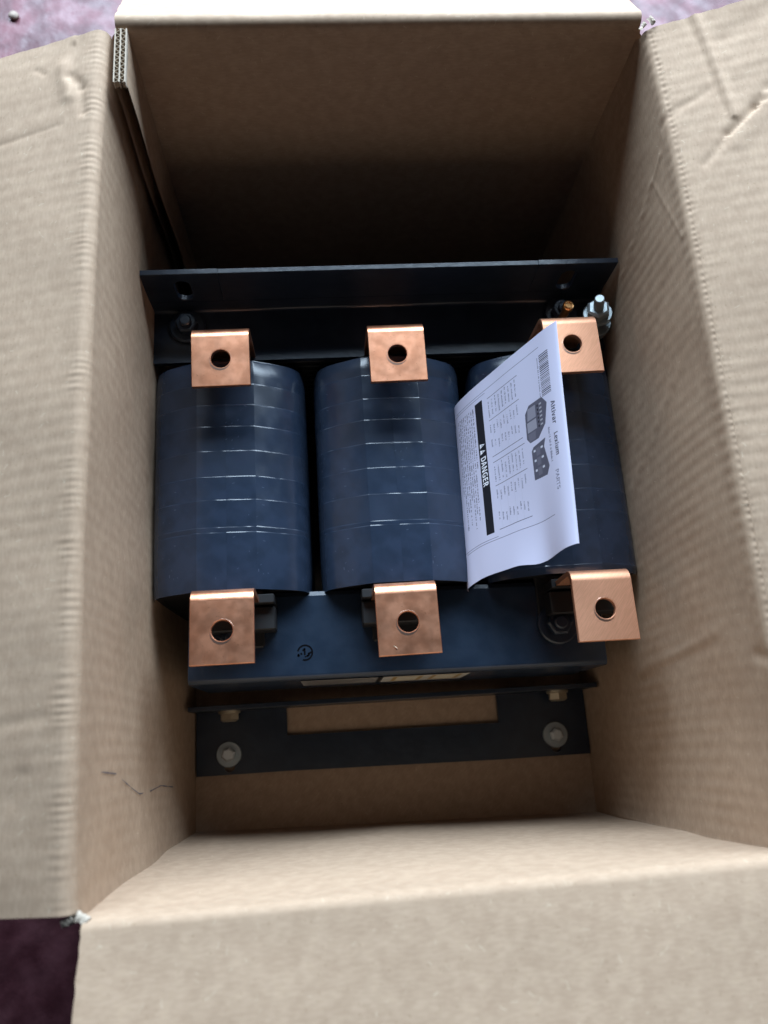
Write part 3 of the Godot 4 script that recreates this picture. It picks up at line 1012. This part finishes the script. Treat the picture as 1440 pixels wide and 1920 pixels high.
	var pts := [Vector3(lx[0], ly[1], 0.1396), Vector3(lx[1], ly[1], 0.1396), Vector3(lx[1] , ly[0], 0.1396), Vector3(lx[0], ly[0], 0.1396)]
	var uvq := [Vector2(0, 1), Vector2(1, 1), Vector2(1, 0), Vector2(0, 0)]
	var fz := Vector3(0, 0, 1)
	for e: Array in [[0, 1, 2], [0, 2, 3]]:
		tri(st, [pts[e[0]], pts[e[1]], pts[e[2]]], [fz, fz, fz], [uvq[e[0]], uvq[e[1]], uvq[e[2]]])
	var lab := put(st, "rating_label", lm, r)
	lab.rotation.y = deg_to_rad(-0.55)
	# stamp: broken ring, arrow and a 1
	st = begin()
	var sc := Vector3(-0.0685, 0.14518, 0.1200)
	var arc := func(r0: float, r1: float, a0: float, a1: float) -> void:
		for k in 24:
			var t0 := lerpf(a0, a1, k / 24.0)
			var t1 := lerpf(a0, a1, (k + 1) / 24.0)
			var f := func(t: float, rr: float) -> Vector3:
				return sc + Vector3(cos(t) * rr, 0, sin(t) * rr)
			quad(st, f.call(t0, r0), f.call(t0, r1), f.call(t1, r1), f.call(t1, r0))
	arc.call(0.0045, 0.0056, -2.9, 1.9)
	arc.call(0.0024, 0.0031, 0.2, 1.7)
	for e: Array in [[0.0020, 0.0010, 0.0046, -0.0002], [-0.0052, 0.0014, -0.0038, 0.0022], [-0.0044, 0.0006, -0.0048, 0.0024], [-0.0032, 0.0008, -0.0020, 0.0006], [0.0012, 0.0026, 0.0032, 0.0012], [-0.0002, -0.0030, -0.0002, 0.0016], [-0.0016, -0.0014, 0.0001, -0.0028]]:
		var a := Vector3(e[0], 0, e[1])
		var b := Vector3(e[2], 0, e[3])
		var w := (b - a).cross(Vector3.UP).normalized() * 0.0006
		quad(st, sc + a - w, sc + b - w, sc + b + w, sc + a + w)
	put(st, "stamped_mark", M.stamp, r)

# text as triangles in the xy plane of T, high metres tall, centred
func text_tris(text: String, bold: bool) -> PackedVector2Array:
	var f := SystemFont.new()
	f.font_names = PackedStringArray(["Droid Sans"])
	f.font_weight = 700 if bold else 400
	var tm := TextMesh.new()
	tm.font = f
	tm.text = text
	tm.font_size = 64
	tm.pixel_size = 0.01
	tm.depth = 0.0
	var arr := tm.get_mesh_arrays()
	var out := PackedVector2Array()
	if arr.is_empty() or arr[Mesh.ARRAY_VERTEX] == null:
		return out
	var v: PackedVector3Array = arr[Mesh.ARRAY_VERTEX]
	var ix: PackedInt32Array = arr[Mesh.ARRAY_INDEX] if arr[Mesh.ARRAY_INDEX] != null else PackedInt32Array(range(v.size()))
	var lo := Vector2(1e9, 1e9)
	var hi := -lo
	for k in ix:
		var p := Vector2(v[k].x, v[k].y)
		out.append(p)
		lo = lo.min(p)
		hi = hi.max(p)
	var c := (lo + hi) / 2.0
	var s := 1.0 / maxf(hi.y - lo.y, 1e-6)
	for k in out.size():
		out[k] = (out[k] - c) * s
	return out

# the same triangles drawn into a picture: centre c, height high, width squeezed to wide when given
func ink_text(im: Image, text: String, bold: bool, c: Vector2, high: float, wide: float, color: Color) -> void:
	var t3 := text_tris(text, bold)
	var ext := 0.01
	for p in t3:
		ext = maxf(ext, absf(p.x))
	var sx := high if wide <= 0.0 else wide / (2.0 * ext)
	for k in t3.size() / 3:
		var a := c + Vector2(t3[k * 3].x * sx, -t3[k * 3].y * high)
		var b := c + Vector2(t3[k * 3 + 1].x * sx, -t3[k * 3 + 1].y * high)
		var d := c + Vector2(t3[k * 3 + 2].x * sx, -t3[k * 3 + 2].y * high)
		fill_tri(im, a, b, d, color)

func fill_tri(im: Image, a: Vector2, b: Vector2, c: Vector2, color: Color) -> void:
	var y0 := maxi(0, floori(minf(a.y, minf(b.y, c.y))))
	var y1 := mini(im.get_height() - 1, ceili(maxf(a.y, maxf(b.y, c.y))))
	for y in range(y0, y1 + 1):
		var yy := y + 0.5
		var lo := 1e9
		var hi := -1e9
		for e: Array in [[a, b], [b, c], [c, a]]:
			var p: Vector2 = e[0]
			var q: Vector2 = e[1]
			if (p.y <= yy) != (q.y <= yy):
				var x := p.x + (q.x - p.x) * (yy - p.y) / (q.y - p.y)
				lo = minf(lo, x)
				hi = maxf(hi, x)
		if hi > lo:
			im.fill_rect(Rect2i(roundi(lo), y, maxi(1, roundi(hi) - roundi(lo)), 1), color)

# ================================================================ the printed sheet
func build_paper() -> void:
	var far_edge := [Vector3(0.0550, 0.105, -0.0500), Vector3(0.0525, 0.135, -0.0520), Vector3(0.0505, 0.160, -0.0545), Vector3(0.0560, 0.170, -0.0575), Vector3(0.0762, 0.191, -0.0676), Vector3(0.0944, 0.215, -0.0749), Vector3(0.1079, 0.240, -0.0784)]
	var near_edge := [Vector3(0.0550, 0.105, 0.0840), Vector3(0.0520, 0.135, 0.0835), Vector3(0.0485, 0.160, 0.0825), Vector3(0.0545, 0.168, 0.0795), Vector3(0.0739, 0.190, 0.0765), Vector3(0.0905, 0.217, 0.0745), Vector3(0.1021, 0.240, 0.0722)]
	var nv := 48
	var nu := 60
	var lengths := func(e: Array) -> Array:
		var out := [0.0]
		for k in e.size() - 1:
			out.append(out[k] + (e[k + 1] as Vector3).distance_to(e[k]))
		return out
	var far_len: Array = lengths.call(far_edge)
	var near_len: Array = lengths.call(near_edge)
	var at := func(e: Array, len: Array, v: float) -> Vector3:
		# v 0 at the hidden edge, 1/3 where the sheet comes into view, 1 at the free edge
		var x: float = len[2] * v * 3.0 if v < 1.0 / 3.0 else lerpf(len[2], len[6], (v - 1.0 / 3.0) * 1.5)
		var k := 0
		while k < e.size() - 2 and x > len[k + 1]:
			k += 1
		var f := clampf((x - len[k]) / (len[k + 1] - len[k]), 0.0, 1.0)
		var p0: Vector3 = e[maxi(k - 1, 0)]
		var p1: Vector3 = e[k]
		var p2: Vector3 = e[k + 1]
		var p3: Vector3 = e[mini(k + 2, e.size() - 1)]
		var d0: float = len[k] - len[maxi(k - 1, 0)]
		var d1: float = len[k + 1] - len[k]
		var d2: float = len[mini(k + 2, e.size() - 1)] - len[k + 1]
		return p1.cubic_interpolate_in_time(p2, p0, p3, f, d1, -maxf(d0, 1e-3), d1 + maxf(d2, 1e-3))
	var g := []
	var uvs := []
	for j in nv + 1:
		var v := float(j) / nv
		var row := PackedVector3Array()
		var ur := PackedVector2Array()
		# visible part runs from v = 2/6
		var w := (v - 2.0 / 6.0) / (4.0 / 6.0)
		for i in nu + 1:
			var u := float(i) / nu
			var p: Vector3 = at.call(far_edge, far_len, v).lerp(at.call(near_edge, near_len, v), u)
			var n := Vector3(-0.6, 0.8, 0.0)
			# gentle cockle, a wave at the near edge and a crease along the free edge
			p += n * 0.0022 * sin(u * 4.0 + 1.0) * smoothstep(0.1, 0.6, w) * (1.0 - w * 0.5)
			p += n * (-0.0045 * exp(-pow((w - 0.72) / 0.10, 2.0)) + 0.0030 * exp(-pow((w - 0.45) / 0.16, 2.0))) * pow(u, 5.0)
			p.z += 0.0028 * exp(-pow((w - 0.62) / 0.12, 2.0)) * pow(u, 8.0)
			if w > 0.86:
				p += Vector3(0.35, -0.75, 0.0).normalized() * (w - 0.86) * 0.040 * (0.4 + 0.6 * u)
			row.append(p)
			ur.append(Vector2(u, 1.0 - w))
		g.append(row)
		uvs.append(ur)
	var st := begin()
	grid(st, g, uvs, 0.00025, 0, -1, false)
	var m := mat(Color.WHITE, 0.6, 0.0, 0.4)
	m.albedo_texture = ImageTexture.create_from_image(page())
	m.texture_repeat = false
	m.backlight_enabled = true
	m.backlight = Color(0.25, 0.25, 0.27)
	var o := put(st, "instruction_sheet", m, self)
	label(o, "folded white printed instruction sheet with a black danger bar tucked between two coils", "paper sheet")

func page() -> Image:
	var W := 1200
	var H := 900
	var white := Color(0.835, 0.825, 0.915)
	var black := Color(0.10, 0.10, 0.14)
	var grey := Color(0.42, 0.42, 0.50)
	var im := Image.create(W, H, false, Image.FORMAT_RGB8)
	im.fill(white)
	var pr := RandomNumberGenerator.new()
	pr.seed = 12
	var X := func(u: float) -> int:
		return int(u * W)
	var Y := func(v: float) -> int:
		return int((1.0 - v) * H)
	# frame of the page
	for u: float in [0.062, 0.838]:
		im.fill_rect(Rect2i(X.call(u), Y.call(0.80), 3, int(0.80 * H)), grey)
	im.fill_rect(Rect2i(X.call(0.075), Y.call(0.30), 3, int(0.30 * H)), grey)
	im.fill_rect(Rect2i(X.call(0.826), Y.call(0.30), 3, int(0.30 * H)), grey)
	# danger bar
	im.fill_rect(Rect2i(X.call(0.10), Y.call(0.270), int(0.70 * W), int(0.068 * H)), black)
	ink_text(im, "DANGER", true, Vector2(X.call(0.475), Y.call(0.236)), 0.046 * H, 0.155 * W, Color(0.97, 0.97, 1.0))
	for k in 2:
		var c := Vector2(X.call(0.335 + 0.034 * k), Y.call(0.236))
		fill_tri(im, c + Vector2(-15, 20), c + Vector2(15, 20), c + Vector2(0, -20), Color(0.97, 0.97, 1.0))
		im.fill_rect(Rect2i(int(c.x) - 2, int(c.y) - 4, 5, 12), black)
	# small print below the bar
	for k in 9:
		var y: int = Y.call(0.185 - 0.020 * k)
		var bold := k == 0
		var x := 0.112
		var stop: float = [0.42, 0.70, 0.66, 0.72, 0.58, 0.70, 0.62, 0.69, 0.5][k]
		while x < stop:
			var w := pr.randf_range(0.008, 0.034)
			dash_word(im, X.call(x), y, int(w * W), 10, black.lerp(grey, 0.2 if bold else 0.75), pr)
			x += w + 0.006
	# two tables
	for tb in 2:
		var u0: float = [0.115, 0.455][tb]
		var u1: float = [0.425, 0.795][tb]
		var v0 := 0.315
		var v1: float = [0.600, 0.610][tb]
		var um: float = [0.235, 0.575][tb]
		for u: float in [u0, um, u1]:
			im.fill_rect(Rect2i(X.call(u), Y.call(v1), 3, int((v1 - v0) * H)), black.lerp(grey, 0.4))
		for k in 9:
			var y: int = Y.call(lerpf(v1 - 0.02, v0 + 0.015, k / 8.0))
			if k % 2 == 1:
				im.fill_rect(Rect2i(X.call(u0), y + 16, int((u1 - u0) * W), 1), Color(0.72, 0.72, 0.78))
			dash_word(im, X.call(u0 + 0.012 + 0.004 * (k % 3)), y, int(0.085 * W), 10, grey, pr)
			dash_word(im, X.call(um + 0.022 + 0.012 * (k % 2)), y, int(0.045 * W), 10, grey, pr)
			dash_word(im, X.call(u1 - 0.070 - 0.008 * (k % 3)), y, int(0.040 * W), 10, grey, pr)
	# bar code
	var bx := 0.105
	while bx < 0.305:
		var w := pr.randf_range(0.0022, 0.0058)
		im.fill_rect(Rect2i(X.call(bx), Y.call(0.865), maxi(2, int(w * W)), int(0.068 * H)), black)
		bx += w + pr.randf_range(0.0030, 0.0058)
	dash_word(im, X.call(0.11), Y.call(0.790), int(0.19 * W), 8, grey, pr)
	# product pictures, printed in greys
	var d0 := Color(0.38, 0.37, 0.43)
	var d1 := Color(0.45, 0.44, 0.50)
	var d2 := Color(0.58, 0.57, 0.63)
	var poly := func(pts: Array, c: Color) -> void:
		for k in range(1, pts.size() - 1):
			fill_tri(im, Vector2(X.call(pts[0].x), Y.call(pts[0].y)), Vector2(X.call(pts[k].x), Y.call(pts[k].y)), Vector2(X.call(pts[k + 1].x), Y.call(pts[k + 1].y)), c)
	poly.call([Vector2(0.33, 0.64), Vector2(0.30, 0.68), Vector2(0.30, 0.79), Vector2(0.34, 0.825), Vector2(0.43, 0.80), Vector2(0.475, 0.74), Vector2(0.475, 0.66), Vector2(0.45, 0.635)], d0)
	poly.call([Vector2(0.315, 0.665), Vector2(0.315, 0.735), Vector2(0.37, 0.735), Vector2(0.37, 0.655)], d2)
	poly.call([Vector2(0.378, 0.650), Vector2(0.378, 0.735), Vector2(0.425, 0.735), Vector2(0.425, 0.650)], d2.lightened(0.1))
	poly.call([Vector2(0.432, 0.650), Vector2(0.432, 0.72), Vector2(0.468, 0.715), Vector2(0.468, 0.655)], d1)
	for k in 6:
		im.fill_rect(Rect2i(X.call(0.322 + 0.019 * k), Y.call(0.785), 9, 16), d2.lightened(0.3))
		im.fill_rect(Rect2i(X.call(0.322 + 0.019 * k), Y.call(0.758), 12, 8), Color(0.12, 0.12, 0.15))
	poly.call([Vector2(0.50, 0.685), Vector2(0.515, 0.665), Vector2(0.65, 0.665), Vector2(0.655, 0.78), Vector2(0.62, 0.80), Vector2(0.525, 0.775), Vector2(0.49, 0.79)], d0)
	for k in 3:
		im.fill_rect(Rect2i(X.call(0.515 + 0.045 * k), Y.call(0.765), 12, 16), Color(0.85, 0.85, 0.9))
		im.fill_rect(Rect2i(X.call(0.515 + 0.045 * k), Y.call(0.700), 12, 16), Color(0.85, 0.85, 0.9))
		poly.call([Vector2(0.512 + 0.045 * k, 0.705), Vector2(0.512 + 0.045 * k, 0.74), Vector2(0.548 + 0.045 * k, 0.74), Vector2(0.548 + 0.045 * k, 0.705)], d1)
	# title lines
	ink_text(im, "Altivar", true, Vector2(X.call(0.402), Y.call(0.868)), 0.032 * H, 0.105 * W, black.lerp(grey, 0.5))
	ink_text(im, "Lexium", true, Vector2(X.call(0.545), Y.call(0.868)), 0.030 * H, 0.100 * W, black.lerp(grey, 0.5))
	dash_word(im, X.call(0.455), Y.call(0.830), int(0.155 * W), 12, grey, pr)
	ink_text(im, "PARTS", false, Vector2(X.call(0.70), Y.call(0.850)), 0.024 * H, 0.085 * W, grey)
	return im

func dash_word(im: Image, x: int, y: int, w: int, h: int, c: Color, pr: RandomNumberGenerator) -> void:
	# a run of print too small to read
	var e := x
	while e < x + w:
		var k := pr.randi_range(2, 4)
		var hh := h if pr.randf() < 0.35 else int(h * 0.7)
		if pr.randf() < 0.82:
			im.fill_rect(Rect2i(e, y + h - hh, k, hh), c)
		e += k + 2

# ================================================================ small loose things
func build_scraps() -> void:
	var st := begin()
	var g := []
	var uvs := []
	for i in 9:
		var row := PackedVector3Array()
		var ur := PackedVector2Array()
		for j in 3:
			var a := i / 8.0
			var w := (j - 1) * 0.0006 * (1.0 - 0.6 * absf(a - 0.5))
			row.append(Vector3(-0.0125 + 0.0042 * a + w * 0.5, 0.2056 + 0.0016 * sin(a * PI), 0.1255 + 0.0026 * a * a + w))
			ur.append(Vector2(a, j) * 0.002)
		g.append(row)
		uvs.append(ur)
	grid(st, g, uvs, 0.0003, 0, -1, true)
	for k in 5:
		bevel_box(st, Vector3(-0.0102 + 0.0003 * k, 0.2058, 0.1268 + 0.0005 * k), Vector3(0.0010, 0.0009, 0.0007), 0.0001, Basis(Vector3.UP, k * 0.7))
	var o := put(st, "copper_shaving", mat(lin(0.72, 0.55, 0.40), 0.5, 0.4), self)
	label(o, "tiny pale curled shaving on the middle near copper terminal", "shaving")
	# chip on the floor beyond the far left corner
	st = begin()
	var sp := []
	var su := []
	var n := FastNoiseLite.new()
	n.seed = 5
	n.frequency = 0.9
	for i in 7:
		var row := PackedVector3Array()
		var ur := PackedVector2Array()
		for j in 13:
			var th := PI * i / 6.0
			var ph := TAU * (j % 12) / 12.0
			var d := Vector3(sin(th) * cos(ph), cos(th) * 0.55, sin(th) * sin(ph))
			row.append(Vector3(-0.3690, GROUND + 0.0030, -0.6120) + d * 0.0052 * (1.0 + 0.5 * n.get_noise_3dv(d * 2.0)))
			ur.append(Vector2(ph, th) * 0.003)
		sp.append(row)
		su.append(ur)
	grid(st, sp, su, 0.0, 0, -1, true)
	o = put(st, "concrete_chip", mat(lin(0.30, 0.24, 0.20), 0.9), self)
	label(o, "small brown chip lying on the maroon floor beyond the left flap", "chip")
